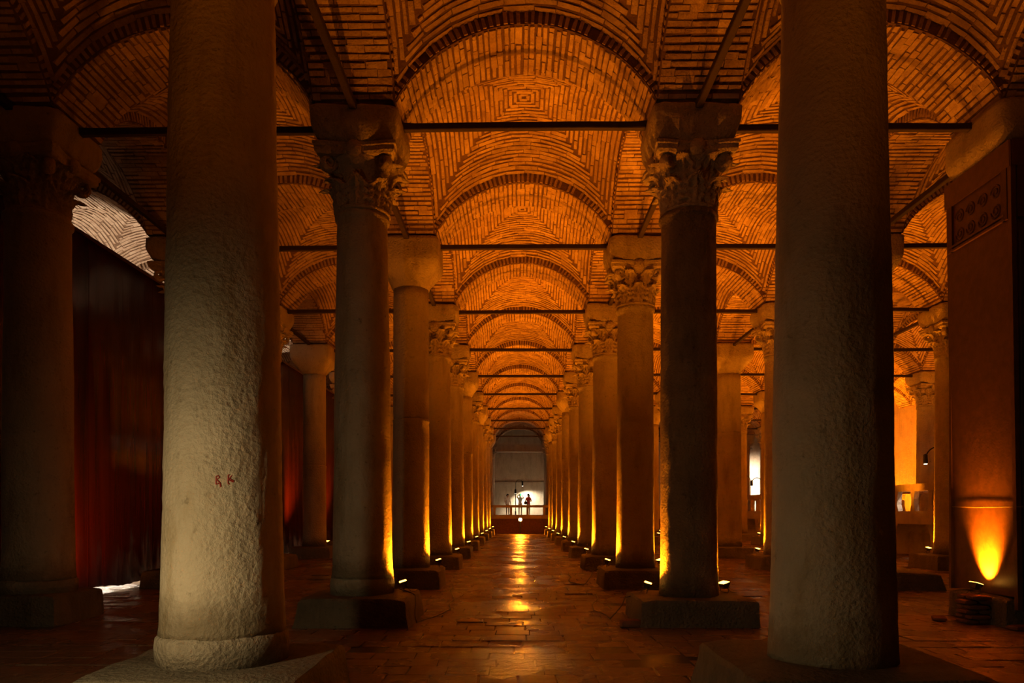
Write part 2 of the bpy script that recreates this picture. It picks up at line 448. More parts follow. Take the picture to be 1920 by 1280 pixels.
for sd in range(5):
    r = random.Random(40 + sd); vs = []
    for z, k in ((-2.0, 1.0), (0.75, 1.0), (1.0, 0.965)):
        for x, y in ((-1, -1), (0.1, -1), (1, -1), (1, 1), (-0.1, 1), (-1, 1)):
            vs.append((x * .5 * k + r.uniform(-.012, .012), y * .5 * k + r.uniform(-.02, .02), z))
    TV.append(np.array(vs))
T_F = [(12, 13, 14, 15, 16, 17)] + [(a + b, a + (b + 1) % 6, a + 6 + (b + 1) % 6, a + 6 + b) for a in (0, 6) for b in range(6)]
for v in TV:
    mb = MB(); mb.add(v.tolist(), T_F); TM.append(mb.mesh('paving_brick', 'tile'))
tiles = floor_tiles()
pk = []
for k, m in enumerate(tiles):
    c = m @ Vector((0, 0, 1)); q = project(c)
    if q is None or not (-40 < q[0] < 1960 and q[1] < 1310) or q[2] > 30: continue
    pk.append((q[2] ** 3 * (3 if occluded(c) else 1), k))
pk.sort(); ks = {k for _, k in pk[:300]}
for k in sorted(ks):
    o = bpy.data.objects.new('paving_brick', TM[k % 5]); col.objects.link(o); o.parent = floor; o.matrix_local = tiles[k]
vs = []; fs = []; n = 0
for k, m in enumerate(tiles):
    if k in ks: continue
    a = np.array(m); vs.append(TV[k % 5] @ a[:3, :3].T + a[:3, 3]); fs += [tuple(i + 18 * n for i in f) for f in T_F]; n += 1
me = bpy.data.meshes.new('paving'); me.from_pydata(np.concatenate(vs).tolist(), [], fs); me.materials.append(M['tile']); me.update()
tag(obj('paving', me, floor), kind='stuff')

# ------------------------------------------------------------------ walls
def slab(name, a, b, mat): mb = MB(); mb.box(a, b); return tag(obj(name, mb.mesh(name, mat)), kind='structure')
slab('wall_right', (21.2, 8, -0.2), (21.9, 64, 9.6), 'plaster')
slab('wall_back', (-14, 63.0, -0.2), (22, 63.6, 9.6), 'plaster')
slab('trim_1', (-3.2, 62.9, 1.26), (3.2, 63.0, 4.15), 'concrete')
slab('wall_left', (-13.4, 4, -0.2), (-12.7, 50, 9.6), 'plaster')

# ------------------------------------------------------------------ columns
def leaf_mesh(name, wid, hgt, curl, seed):
    """an acanthus leaf: scalloped outline, raised mid rib, tip curling out"""
    nu, nv = 16, 22; front = []; back = []
    for j in range(nv + 1):
        t = j / nv
        w = wid * (0.72 + 0.5 * math.sin(PI * min(1, t * 1.05))) * (1 if t < 0.86 else max(0.25, 1 - (t - 0.86) * 4.2))
        w *= 1 + 0.17 * math.cos(t * 2 * PI * 4.2)
        out = 0.03 + 0.05 * t + curl * max(0, t - 0.62) ** 2 * 6.9
        z = hgt * (t if t < 0.85 else 0.85 + (t - 0.85) * (1 - (t - 0.85) * 7.5))
        for i in range(nu + 1):
            u = -1 + 2 * i / nu
            ridge = 0.032 * math.cos(u * PI * 3.0) * (0.4 + 0.6 * t) - 0.05 * u * u
            cup = -0.02 * abs(u) * t
            for du, dt in ((.42, .62), (-.42, .62), (.2, .78), (-.2, .78), (.62, .40), (-.62, .40), (0, .5), (.3, .33), (-.3, .33)):
                ridge -= 0.045 * math.exp(-(((u - du) / .10) ** 2 + ((t - dt) / .055) ** 2))
            front.append((out + ridge + cup, u * w / 2, z + 0.03 * abs(u) * hgt * (0.5 - t)))
            back.append((out + ridge + cup - 0.035, u * w / 2 * 0.92, z - 0.012))
    n = nu + 1; fs = []
    for j in range(nv):
        for i in range(nu):
            a = j * n + i; fs.append((a, a + 1, a + n + 1, a + n))
    N = len(front); fs += [tuple(i + N for i in f[::-1]) for f in fs]
    for i in range(nu):
        fs.append((i, i + N, i + 1 + N, i + 1)); a = nv * n + i; fs.append((a, a + 1, a + 1 + N, a + N))
    for j in range(nv):
        a = j * n; fs.append((a, a + n, a + n + N, a + N)); a = j * n + nu; fs.append((a, a + N, a + n + N, a + n))
    return MB().add(front + back, fs).mesh(name, 'capital', True)
LEAF_LO = leaf_mesh('acanthus_leaf', 0.29, 0.40, 0.17, 1); LEAF_UP = leaf_mesh('acanthus_leaf', 0.31, 0.46, 0.24, 2)
def volute_mesh():
    mb = MB(); pts = []; rad = []
    for k in range(30):
        a = k / 29 * 2 * PI * 1.6; r = 0.115 * (1 - 0.72 * k / 29)
        pts.append((0.02 + r * math.cos(a + 2.2), 0, r * math.sin(a + 2.2))); rad.append(0.045 - 0.018 * k / 29)
    mb.tube(pts, rad, 6); v = [(x, y * 2.0, z) for x, y, z in mb.v]
    return MB().add(v, mb.f).mesh('volute', 'capital', True)
VOL = volute_mesh()
def bell_mesh():
    mb = MB(); prof = [(0, .34), (0.0, .395), (0.03, .415), (0.055, .395), (0.07, .36), (0.45, .36), (0.58, .40), (0.68, .50), (0.72, .52), (0.72, .3)]
    mb.lathe(prof, 32); return mb.mesh('bell', 'capital', True)
BELL = bell_mesh()
def abacus_mesh():
    mb = MB(); rings = []
    for z, k in ((0.70, 0.95), (0.735, 1.0), (0.79, 1.0), (0.81, 1.04), (0.855, 1.04)):
        ring = []
        for s in range(4):
            for j in range(8):
                t = -1 + 2 * j / 8; dep = 0.60 - 0.09 * (1 - t * t); a = s * PI / 2
                if j == 0: x, y = 0.56, -0.56
                else: x, y = dep, t * 0.56
                ring.append((k * (x * math.cos(a) - y * math.sin(a)), k * (x * math.sin(a) + y * math.cos(a)), z))
        rings.append(ring)
    return mb.loft(rings).mesh('abacus', 'capital')
ABA = abacus_mesh()
def boss_mesh():
    mb = MB(); rough_box(mb, (0.47, -0.10, 0.66), (0.60, 0.10, 0.87), 4, 0.012, 4.0, 0, 0.025); return mb.mesh('boss', 'capital', True)
BOSS = boss_mesh()
def impost_mesh(seed):
    mb = MB(); rough_box(mb, (-0.60, -0.60, 0), (0.60, 0.60, 0.50), 10, 0.03, seed, 0, 0.02)
    v = []
    for x, y, z in mb.v:
        t = max(0, min(1, z / 0.34)); k = 0.86 + 0.18 * math.sin(t * PI / 2); v.append((x * k, y * k, z - 0.03 * (1 - t) * math.cos(x * 4)))
    return MB().add(v, mb.f).mesh('impost_block', 'impost', True)
IMP = [impost_mesh(s) for s in (1.0, 5.0, 9.0)]
def plain_capital_mesh(top, h, seed):
    """smooth basket capital: round below, swelling out to a square block above"""
    mb = MB(); rings = []; n = 48
    for k in range(15):
        t = k / 14; z = h * t
        g = math.sin(min(1, t / 0.62) * PI / 2) ** 0.9
        ring = []
        for i in range(n):
            a = 2 * PI * i / n; ca, sa = math.cos(a), math.sin(a)
            rc = 0.39 + 0.06 * g; p = 2 + 9 * g
            rs = (top * g + 0.40 * (1 - g)) / (abs(ca) ** p + abs(sa) ** p) ** (1 / p)
            r = rc * (1 - g) + rs * g + noise.noise(Vector((ca * 2 + seed, sa * 2, z * 3))) * 0.012
            ring.append((r * ca, r * sa, z))
        rings.append(ring)
    return mb.loft(rings).mesh('plain_capital', 'impost', True)
PLAIN = {k: plain_capital_mesh(k, 0.945, k * 9) for k in (0.64, 0.70)}
shaft_cache = {}
def shaft_mesh(rb, rt, zt, joint, ring, rough, seed, hi, mat=None):
    key = (rb, rt, zt, joint, ring, rough, seed, hi, mat)
    if key in shaft_cache: return shaft_cache[key]
    mb = MB(); zs = list(np.linspace(0, zt, 90 if hi else 26)); prof = []
    for z in zs:
        t = z / zt; r = rb + (rt - rb) * (0.55 * t + 0.45 * t * t) + 0.02 * math.exp(-z * 4)
        prof.append((z, r))
    if joint:
        prof = [p for p in prof if abs(p[0] - joint) > 0.05]
        t = joint / zt; r = rb + (rt - rb) * (0.55 * t + 0.45 * t * t)
        prof += [(joint - .05, r + .012), (joint - .016, r + .008), (joint - .008, r - .02), (joint + .008, r - .02), (joint + .016, r - .006), (joint + .05, r - .004)]
    if ring:
        t = zt - 0.09; prof = [p for p in prof if p[0] < t - 0.04] + [(t - .03, rt + .004), (t, rt + .035), (t + .05, rt + .035), (t + .085, rt + .004), (zt, rt + .004)]
    prof.sort()
    s = Vector((seed * 3.1, seed * 1.7, seed))
    def jit(a, z):
        p = Vector((math.cos(a), math.sin(a), z * 0.8)) + s
        j = noise.noise(p * 1.1) * 0.010 + noise.noise(p * 4.0) * 0.005
        if rough: j += noise.noise(p * 11) * 0.006 * rough + noise.noise(p * 23) * 0.004 * rough
        return j
    mb.lathe(prof, 96 if hi else 32, jit)
    shaft_cache[key] = mb.mesh('shaft', mat or ('stone_rough' if rough else 'stone'), True); return shaft_cache[key]
pl_cache = {}
def plinth_mesh(hx, hy, h, taper, seed):
    key = (hx, hy, h, taper, seed)
    if key not in pl_cache:
        mb = MB(); rough_box(mb, (-hx, -hy, -0.05), (hx, hy, h), 8, 0.022, seed, taper, 0.016); pl_cache[key] = mb.mesh('plinth', 'plinth')
    return pl_cache[key]
def base_mesh(r, h, seed):
    mb = MB(); prof = [(0, r * .9), (0.0, r), (h * .55, r + .012), (h * .8, r + .004), (h * .93, r - .03), (h, r - .07)]
    s = seed * 2.3
    mb.lathe(prof, 64, lambda a, z: noise.noise(Vector((math.cos(a) * 2 + s, math.sin(a) * 2, z * 4))) * 0.012)
    return mb.mesh('base', 'stone', True)
def column(x, i, style='C', rb=0.43, rt=0.385, joint=None, plinth=(0.72, 0.68, 0.38, 0.05), base=None, rough=0, hi=False, label='', sub=True, skip=(), top=0.64, imp=0, mat=None):
    root = thing('column', label, 'column', (x - (0.08 if (x, i) == (-2.4, 1) else 0), row_y(i), 0), 0, 'columns of the cistern'); root['kind'] = 'thing'
    h = plinth[2]; sd = (abs(x) * 1.3 + i * 0.7) % 5 if (hi or i < 5) else float(i % 2)
    obj('plinth', plinth_mesh(*plinth, round(sd, 1)), root)
    z0 = h - 0.015
    if base:
        obj('base', base_mesh(*base, sd), root, (0, 0, z0)); z0 += base[1] - 0.03
    zt = 5.93 if style == 'C' else 6.32
    if hi or i < 5 or joint: obj('shaft', shaft_mesh(rb, rt, round(zt - z0, 3), joint - z0 if joint else None, style == 'C', rough, round(sd, 1), hi, mat), root, (0, 0, z0))
    else: obj('shaft', shaft_mesh(rb, rt, round(zt - z0, 3), None, style == 'C', 0, i % 3, False), root, (0, 0, z0), (0, 0, i * 1.1))
    if style == 'C':
        c = obj('capital', BELL, root, (0, 0, zt - 0.01))
        obj('abacus', ABA, c)
        for k in range(4): obj('boss', BOSS, c, (0, 0, 0), (0, 0, k * PI / 2))
        for k in range(8):
            a = k * PI / 4
            if ('lo', k) not in skip: obj('leaf', LEAF_LO, c, (0.375 * math.cos(a), 0.375 * math.sin(a), 0.05), (0, 0, a))
            a += PI / 8
            if ('up', k) not in skip: obj('leaf', LEAF_UP, c, (0.375 * math.cos(a), 0.375 * math.sin(a), 0.26), (0, 0, a))
        for k in range(4):
            a = PI / 4 + k * PI / 2; obj('volute', VOL, c, (0.55 * math.cos(a), 0.55 * math.sin(a), 0.62), (0, 0, a))
        obj('impost_block', IMP[(imp + i) % 3], root, (0, 0, 6.78))
    else:
        obj('capital', PLAIN[top], root, (0, 0, zt))
    return root
PLAIN_AT = {-7.2: {5, 8}, -2.4: {3, 6, 8, 11}, 2.4: {7, 10}, 7.2: {2, 3, 5, 8}, 12.0: {5, 7}, 16.8: {8}}
SPAN = {-7.2: (2, 9), -2.4: (0, 12), 2.4: (0, 12), 7.2: (2, 11), 12.0: (4, 11), 16.8: (5, 11)}
SPECIAL = {
    (-2.4, 1): dict(rb=0.455, rt=0.385, plinth=(0.86, 0.80, 0.42, 0.06), base=(0.497, 0.26), rough=1.0, hi=True, label='pale pitted marble column with red paint marks, big in front of the left row'),
    (2.4, 1): dict(rb=0.468, rt=0.37, plinth=(0.95, 0.85, 0.44, 0.08), rough=0.5, hi=True, label='broad grey-olive column standing big in front of the right row'),
    (-2.4, 2): dict(rb=0.43, rt=0.36, plinth=(0.82, 0.80, 0.40, 0.10), base=(0.455, 0.28), hi=True, skip=(('up', 6), ('up', 5)), label='second column of the left aisle row, acanthus capital with a broken blank face'),
    (2.4, 2): dict(rb=0.415, rt=0.39, plinth=(0.84, 0.72, 0.38, 0.03), rough=0.5, hi=True, mat='stone_dark', label='dark speckled column on a wide plinth, second of the right aisle row'),
    (-2.4, 3): dict(rb=0.39, rt=0.37, joint=3.56, plinth=(0.70, 0.70, 0.40, 0.04), label='column with a mid-shaft joint and plain capital, third of the left aisle row'),
    (2.4, 3): dict(rb=0.40, rt=0.37, plinth=(0.78, 0.74, 0.40, 0.04), label='smooth column lit on both edges, third of the right aisle row'),
    (-7.2, 2): dict(rb=0.46, rt=0.42, plinth=(0.64, 0.62, 0.42, 0.03), base=(0.50, 0.22), hi=True, label='dim column with acanthus capital at the left edge of the photo'),
    (7.2, 2): dict(rb=0.42, rt=0.40, plinth=(0.62, 0.68, 0.40, 0.02), top=0.70, label='column hidden in dark cladding with its plain capital showing above'),
    (7.2, 3): dict(rb=0.41, rt=0.38, plinth=(1.35, 0.9, 0.36, 0.10), label='column with plain capital on a broad low plinth, behind the big right column'),
    (-7.2, 5): dict(rb=0.40, rt=0.38, joint=3.2, top=0.70, label='dark jointed column with bowl capital standing before the red screen'),
    (7.2, 5): dict(rb=0.44, rt=0.40, joint=4.3, top=0.70, label='jointed plain-capital column on the right, behind the dark speckled column'),
    (7.2, 4): dict(rb=0.40, rt=0.37, plinth=(0.75, 0.72, 0.38, 0.05), label='orange column with acanthus capital just left of the big right column'),
    (2.4, 7): dict(joint=4.1), (-2.4, 6): dict(joint=4.0), (12.0, 4): dict(plinth=(0.82, 0.75, 0.40, 0.04), rb=0.42, label='column on a broad plinth between the walkway railing and the clad pier'),
}
for x, (a, b) in SPAN.items():
    for i in range(a, b + 1):
        kw = dict(SPECIAL.get((x, i), {}))
        st = 'P' if i in PLAIN_AT[x] else 'C'
        kw.setdefault('label', f"{'plain-capital' if st == 'P' else 'acanthus-capital'} column, {ORD[i]} from the camera in the {LINE_NAME[x]} row")
        if i == 0: kw['label'] = f"column standing beside the camera, {LINE_NAME[x]} row"
        column(x, i, st, imp=int(x), **kw)

# red paint marks on the front left column
mk = [((0, 0), (0, .058)), ((0, .058), (.018, .066)), ((.018, .066), (.026, .05)), ((.026, .05), (.004, .036)), ((.004, .036), (.03, .012)), ((.03, .012), (.034, -.02)), ((.0, .0), (.02, .008)),
      ((.088, .01), (.09, .07)), ((.09, .07), (.1, .074)), ((.092, .036), (.118, .068)), ((.092, .036), (.13, .018)), ((.1, .045), (.135, .026)), ((.088, .01), (.1, .002))]
ang0 = -PI / 2 + 0.27
lets = thing('painted_letters', 'two worn red painted letters on the pale front left column', 'graffiti', (-2.48, row_y(1), 1.80))
for part in (mk[:7], mk[7:]):
    mb = MB()
    for (u0, w0), (u1, w1) in part:
        rr = 0.475; pts = []
        for t in (0, .5, 1):
            u = u0 + (u1 - u0) * t; w_ = w0 + (w1 - w0) * t; a = ang0 + u / rr
            pts.append((rr * 0.935 * math.cos(a), rr * 0.935 * math.sin(a), w_))
        mb.tube(pts, 0.0045, 5)
    obj('letter', mb.mesh('letter', 'red_paint'), lets)

# ------------------------------------------------------------------ tie rods
def rod_mesh(name, L):
    mb = MB(); rings = []; n = 16
    for k in range(n + 1):
        t = k / n; x = -L / 2 + L * t; e = 0.047 if k not in (0, n) else 0.056
        dy, dz = noise.noise(Vector((x, 1, 5))) * 0.008, noise.noise(Vector((x, 7, 2))) * 0.010
        rings.append([(x, dy + e * c * (1 if abs(c) == abs(s) else 1), dz + e * 1.05 * s) for c, s in ((-1, -.8), (-.8, -1), (.8, -1), (1, -.8), (1, .8), (.8, 1), (-.8, 1), (-1, .8))])
    return mb.loft(rings).mesh(name, 'iron')
ROD = rod_mesh('tie_rod', S - 1.12)
for ci in range(1, 6):
    xa, xb = LINES[ci], LINES[ci + 1]; xc = (xa + xb) / 2
    nm = {0: 'central aisle'}.get(round(xc), {-5: 'left side aisle', 5: 'right side aisle', 10: 'second aisle on the right', 14: 'third aisle on the right'}.get(round(xc), 'aisle'))
    for i in range(2 if xc < 8 else (3 if xc < 12 else 4), 12):
        zz = 7.22 + R_.uniform(-.04, .04)
        tag(obj('tie_rod', ROD, None, (xc, row_y(i), zz), (0, R_.uniform(-.006, .006), 0)), f'dark iron tie rod across the {nm} at the {ORD[i]} columns', 'tie rod', 'iron tie rods of the vault')
for x in (-7.2, -2.4, 2.4, 7.2, 12.0):
    for i in range(1 if abs(x) < 8 else 3, 7):
        tag(obj('tie_rod', ROD, None, (x, (row_y(i) + row_y(i + 1)) / 2, 7.26 + R_.uniform(-.03, .03)), (0, 0, PI / 2)),
            f'dark iron tie rod running away between {ORD[i]} and {ORD[i+1]} columns of the {LINE_NAME[x]} row', 'tie rod', 'iron tie rods of the vault')

# ------------------------------------------------------------------ flood lamps
TILT = 0.30
def lamp_parts():
    d = {}
    c, s = math.cos(TILT), math.sin(TILT)
    tl = lambda p: (p[0] * c + p[2] * s, p[1], -p[0] * s + p[2] * c + 0.14)
    mb = MB(); rings = []
    for z, hx, hy in ((-0.05, 0.035, 0.06), (-0.03, 0.05, 0.075), (0.03, 0.07, 0.105), (0.05, 0.075, 0.11)):
        rings.append([tl(p) for p in ((-hx, -hy, z), (hx, -hy, z), (hx, hy, z), (-hx, hy, z))])
    mb.loft(rings); 
    for k in range(4): mb.box(tl((-0.06 + 0.035 * k, -0.05, -0.065)), tuple(q + 0.012 for q in tl((-0.06 + 0.035 * k, 0.05, -0.065))))
    d['housing'] = mb.mesh('housing', 'housing')
    mb = MB(); mb.loft([[tl(p) for p in ((-hx, -hy, z), (hx, -hy, z), (hx, hy, z), (-hx, hy, z))] for z, hx, hy in ((0.045, .066, .1), (0.056, .066, .1), (0.06, .055, .09))])
    d['lens'] = mb.mesh('lens', 'lens')
    mb = MB(); mb.tube([(0, -0.13, 0.14), (0, -0.13, 0.02), (0, -0.11, 0.008), (0, 0.11, 0.008), (0, 0.13, 0.02), (0, 0.13, 0.14)], 0.009, 6)
    d['bracket'] = mb.mesh('bracket', 'housing')
    mb = MB(); mb.tube([(-0.02, 0, 0.10), (-0.09, 0.02, 0.05), (-0.13, 0.05, 0.005), (-0.2, 0.1, 0.004)], 0.006, 5)
    d['lead'] = mb.mesh('lead', 'cable')
    return d
LP = lamp_parts()
def flood(loc, az, label, power=1.0, size=120, group='flood lamps at the column feet', cast=True, tilt=TILT):
    t = thing('flood_lamp', label, 'lamp', loc, az, group)
    for k in ('housing', 'lens', 'bracket', 'lead'): obj(k, LP[k], t, scale=(0.8, 0.8, 0.8))
    if cast:
        ld = bpy.data.lights.new('flood_light', 'SPOT'); ld.energy = P_FLOOD * power; ld.color = ORANGE
        ld.spot_size = math.radians(size); ld.spot_blend = 0.75; ld.shadow_soft_size = 0.05
        lo = bpy.data.objects.new('flood_light', ld); col.objects.link(lo); lo.parent = t
        d = Vector((math.sin(tilt), 0, math.cos(tilt)))
        lo.location = Vector((0, 0, 0.112)) + d * 0.07; lo.rotation_euler = d.to_track_quat('-Z', 'Y').to_euler()
    return t
def at_column(x, i, ax, ay, side, power=1.0, rr=0.60):
    a = math.atan2(ay, ax); h = SPECIAL.get((x, i), {}).get('plinth', (0.72, 0.68, 0.38, 0.05))[2]
    flood((x + rr * math.cos(a), row_y(i) + rr * math.sin(a), h + 0.005), a + PI, f'small flood lamp on the {side} foot of the {ORD[i]} column, {LINE_NAME[x]} row', power)
for i in range(2, 12):
    at_column(-2.4, i, 0.97, 0.22, 'aisle-side', 0.8 if i == 2 else (1.0 if i < 4 else 1.3))
    at_column(2.4, i, -0.97, 0.22, 'aisle-side', 0.9 if i == 2 else (1.0 if i < 4 else 1.3))
    if i < 9: at_column(2.4, i, 0.95, 0.3, 'outer', 0.9)
for i in range(3, 11):
    at_column(7.2, i, -0.8, 0.6, 'inner', 1.0)
    at_column(7.2, i, 0.8, 0.6, 'outer', 1.0)
for i in range(4, 10):
    at_column(12.0, i, -0.6, 0.8, 'inner', 2.4)
for i in range(5, 9): at_column(16.8, i, 0.3, 0.95, 'rear', 3.0)
for x in (-2.4, 2.4): at_column(x, 0, -0.97 * x / 2.4, 0.22, 'aisle-side', 0.5)
for i in (5, 6, 7): at_column(-7.2, i, 0.5, 0.86, 'rear', 0.6)
for k, (yy, pw) in enumerate(((33.5, 4.5), (37.5, 6.0), (42.0, 6.0))):
    flood((20.4, yy, 0.0), 0, f"added floor flood washing the right wall, {('nearest', 'middle', 'farthest')[k]} of three", pw, 130, 'added wall floods')  # floods added to brighten the right wall, no known fixtures there

# ------------------------------------------------------------------ clad pier on the right
px0, px1, py0, py1 = 6.60, 8.0, 9.82, 11.30
pier = thing('clad_pier', 'tall dark boarded cladding box with carved top around a column', 'cladding', (7.3, 10.56, 0))
def P2(x, y, z): return (x - 7.3, y - 10.56, z)
def lean(z): return 0.11 * (1 - z / 6.66)
def board(name, pts, th, mat, nrm, parent=pier):
    v = [Vector(p) for p in pts]; n = Vector(nrm) * th
    return obj(name, MB().loft([[tuple(p) for p in v], [tuple(p + n) for p in v]]).mesh(name, mat), parent)
def face_left(y0, y1, z0, z1, off=0.0):
    return [P2(px0 - off + lean(z), y, z) for y, z in ((y0, z0), (y1, z0), (y1, z1), (y0, z1))]
def face_front(x0, x1, z0, z1, off=0.0):
    return [P2(x + (lean(z) if x < 7 else 0), py0 - off, z) for x, z in ((x0, z0), (x1, z0), (x1, z1), (x0, z1))]
ym = 10.56
board('side_panel', face_left(py0, py1, 0.42, 1.667), -0.05, 'cover', (-1, 0, 0))
board('side_panel', face_left(py0, py1, 1.670, 6.62), -0.05, 'cover', (-1, 0, 0))
board('front_panel', face_front(px0, px1, 0.25, 1.66), 0.05, 'cover', (0, 1, 0))
board('front_panel', face_front(px0, px1, 1.675, 6.62), 0.05, 'cover', (0, 1, 0))
board('rear_panel', [P2(px0 + .05, py1, 0.4), P2(px1, py1, 0.4), P2(px1, py1, 6.6), P2(px0 + .05, py1, 6.6)], -0.05, 'cover', (0, 1, 0))
board('rear_panel', [P2(px1, py0, 0.4), P2(px1, py1, 0.4), P2(px1, py1, 6.6), P2(px1, py0, 6.6)], -0.05, 'cover', (1, 0, 0))
board('corner_post', [P2(px0 - .02 + lean(0.3), py0 - .02, 0.25), P2(px0 + .05 + lean(.3), py0 - .02, 0.25), P2(px0 + .05 + lean(.3), py0 + .05, 0.25), P2(px0 - .02 + lean(.3), py0 + .05, 0.25)], 6.4, 'cover', (-0.017, 0, 1))
board('top_rail', face_left(py0, py1, 6.30, 6.66, 0.03), 0.03, 'cover', (1, 0, 0))
board('top_rail', face_front(px0, px1, 6.30, 6.66, 0.03), 0.03, 'cover', (0, 1, 0))
for z in (5.60, 5.66):
    board('moulding', face_left(py0 + .12, py1 - .12, z, z + 0.03, 0.035), 0.035, 'cover', (1, 0, 0))
    board('moulding', face_front(px0 + .12, px1 - .1, z, z + 0.03, 0.035), 0.035, 'cover', (0, 1, 0))
for y in (py0 + 0.06, py1 - 0.18): board('stile', face_left(y, y + 0.12, 5.60, 6.30, 0.03), 0.03, 'carve', (1, 0, 0))
for x in (px0 + 0.06, px1 - 0.2): board('stile', face_front(x, x + 0.12, 5.60, 6.30, 0.03), 0.03, 'carve', (0, 1, 0))
def curl(c, r, turns, plane):
    pts = []
    for k in range(26):
        a = k / 25 * turns * 2 * PI; q = r * (1 - 0.8 * k / 25)
        pts.append((c[0], c[1] + q * math.cos(a), c[2] + q * math.sin(a)) if plane == 'x' else (c[0] + q * math.cos(a), c[1], c[2] + q * math.sin(a)))
    return MB().tube(pts, 0.016, 6)
for y in (py0 + 0.32, py0 + 0.60, py0 + 0.88, py0 + 1.14):
    for z in (5.82, 6.08):
        obj('carved_scroll', curl(P2(px0 - 0.0 + lean(z), y, z), 0.11, 1.7 if z > 6 else -1.7, 'x').mesh('carved_scroll', 'carve', True), pier)
for x in (px0 + 0.34, px0 + 0.66):
    for z in (5.82, 6.08):
        obj('carved_scroll', curl(P2(x, py0, z), 0.11, 1.7, 'y').mesh('carved_scroll', 'carve', True), pier)
# sheet joint cord and hanging cable
mb = MB(); mb.tube([(px0 - .015 + lean(1.66), py1, 1.67), (px0 - .02 + lean(1.66), 10.6, 1.655), (px0 - .015 + lean(1.66), py0 - .02, 1.66), (7.2, py0 - .02, 1.64), (px1, py0 - .02, 1.63)], 0.005, 6)
tag(obj('cord', mb.mesh('cord', 'cable_pale')), 'thin pale cord tied across the clad pier at chest height', 'cord')
mb = MB(); mb.tube([(px0 + 0.06 + .05 * math.sin(z * 1.7) * .3 + lean(z), py0 - 0.055, z) for z in np.linspace(0.62, 5.4, 30)], 0.011, 6)
tag(obj('cable', mb.mesh('cable', 'cable')), 'dark cable hanging down the near corner of the clad pier', 'cable')
# stack of bricks under its lamp
lb = MB(); rough_box(lb, (-0.14, -0.09, 0), (0.14, 0.09, 0.068), 3, 0.006, 2.0, 0, 0.008); LB = lb.mesh('loose_brick', 'loose')
names = ['bottom', 'second', 'third', 'fourth', 'fifth', 'top']
for lv in range(6):
    for j in range(2):
        rot = (0.05 * R_.uniform(-1, 1)) + (0 if lv % 2 else PI / 2); o = (0.10 if j else -0.10)
        loc = (6.42 + (o if not lv % 2 else 0) + R_.uniform(-.015, .015), 10.34 + (o if lv % 2 else 0) + R_.uniform(-.015, .015), lv * 0.0685 - 0.002)
        tag(obj('loose_brick', LB, None, loc, (0, 0, rot)), f"brick in the {names[lv]} course of the lamp stack, {'outer' if j else 'inner'} one", 'brick', 'bricks stacked under the pier lamp')
for k, (dx, dy, dz, rz, rx) in enumerate(((0.22, -0.62, 0.0, 0.3, 0), (0.36, -0.70, 0.045, 0.9, 0.35), (-0.36, 0.22, 0, 1.2, 0))):
    tag(obj('loose_brick', LB, None, (6.42 + dx, 10.34 + dy, dz), (rx, 0, rz)), ('loose brick lying flat beside the lamp stack', 'loose brick leaning on another by the clad pier', 'loose brick lying behind the lamp stack')[k], 'brick', 'loose bricks by the pier')
flood((6.50, 10.42, 0.41), 0.05, 'bright flood lamp on the brick stack shining up the clad pier', 3.0, 84, 'pier lamp', True, 0.62)
# block by the second right plinth
mb = MB(); rough_box(mb, (-0.16, -0.1, 0), (0.16, 0.1, 0.11), 3, 0.008, 8.0, 0, 0.01)
tag(obj('stone_block', mb.mesh('stone_block', 'loose'), None, (1.46, 9.95, -0.005), (0, 0, 0.1)), 'small dark block lying against the plinth of the speckled column', 'block')

# ------------------------------------------------------------------ left partition screen
scr = thing('partition_screen', 'tall dark red glossy sheeting screen standing behind the left columns', 'screen', (-8.28, 20, 0))
yy = 11.2; k = 0
while yy < 45:
    wv = 2.38; b0 = 0.09 + R_.uniform(0.0, 0.05)
    mb = MB(); n = 30; ys = [-wv / 2 + wv * q / n for q in range(n + 1)]
    px_ = [0.007 * math.sin(2 * PI * (y + yy) / 0.62) + 0.001 * math.sin(2 * PI * (y + yy) / 0.21) for y in ys]
    bz = [b0 + R_.uniform(-.012, .012) + 0.03 * math.sin(3.1 * (y + yy)) for y in ys]
    V = []
    for dx in (0, -0.015):
        for z in (0, 1, 2):
            V += [(x * (1, 0.8, 0.25)[z] + dx, y, (b, 3.4, 6.8)[z]) for x, y, b in zip(px_, ys, bz)]
    N = n + 1; Fc = []
    for l in (0, 3):
        for z in (0, 1):
            for q in range(n):
                f = ((l + z) * N + q, (l + z) * N + q + 1, (l + z + 1) * N + q + 1, (l + z + 1) * N + q); Fc.append(f if l else f[::-1])
    for q in range(n): Fc.append((q, q + 1, 3 * N + q + 1, 3 * N + q)); Fc.append((2 * N + q, 5 * N + q, 5 * N + q + 1, 2 * N + q + 1))
    mb.add(V, Fc)
    obj('panel', mb.mesh('panel', 'screen', True), scr, (R_.uniform(-.006, .006), yy + wv / 2 - 20, 0), (0, 0, R_.uniform(-.006, .006)))
    mb = MB(); mb.box((-0.09, -0.03, 0.0), (-0.035, 0.03, 6.85))
    obj('post', mb.mesh('post', 'cover'), scr, (0, yy - 20, 0))
    mb = MB(); mb.box((-0.03, -wv / 2, 6.78), (0.025, wv / 2, 6.84)); obj('top_rail', mb.mesh('top_rail', 'cover'), scr, (0, yy + wv / 2 - 20, 0))
    yy += wv + 0.012
flood((-7.72, 11.75, 0.0), PI / 2 + 0.45, 'hidden flood lamp added behind the left edge column to wash the red screen', 0.28, 85, 'added screen flood', True, 1.0)  # unseen lamp, added to throw a glow along the sheeting
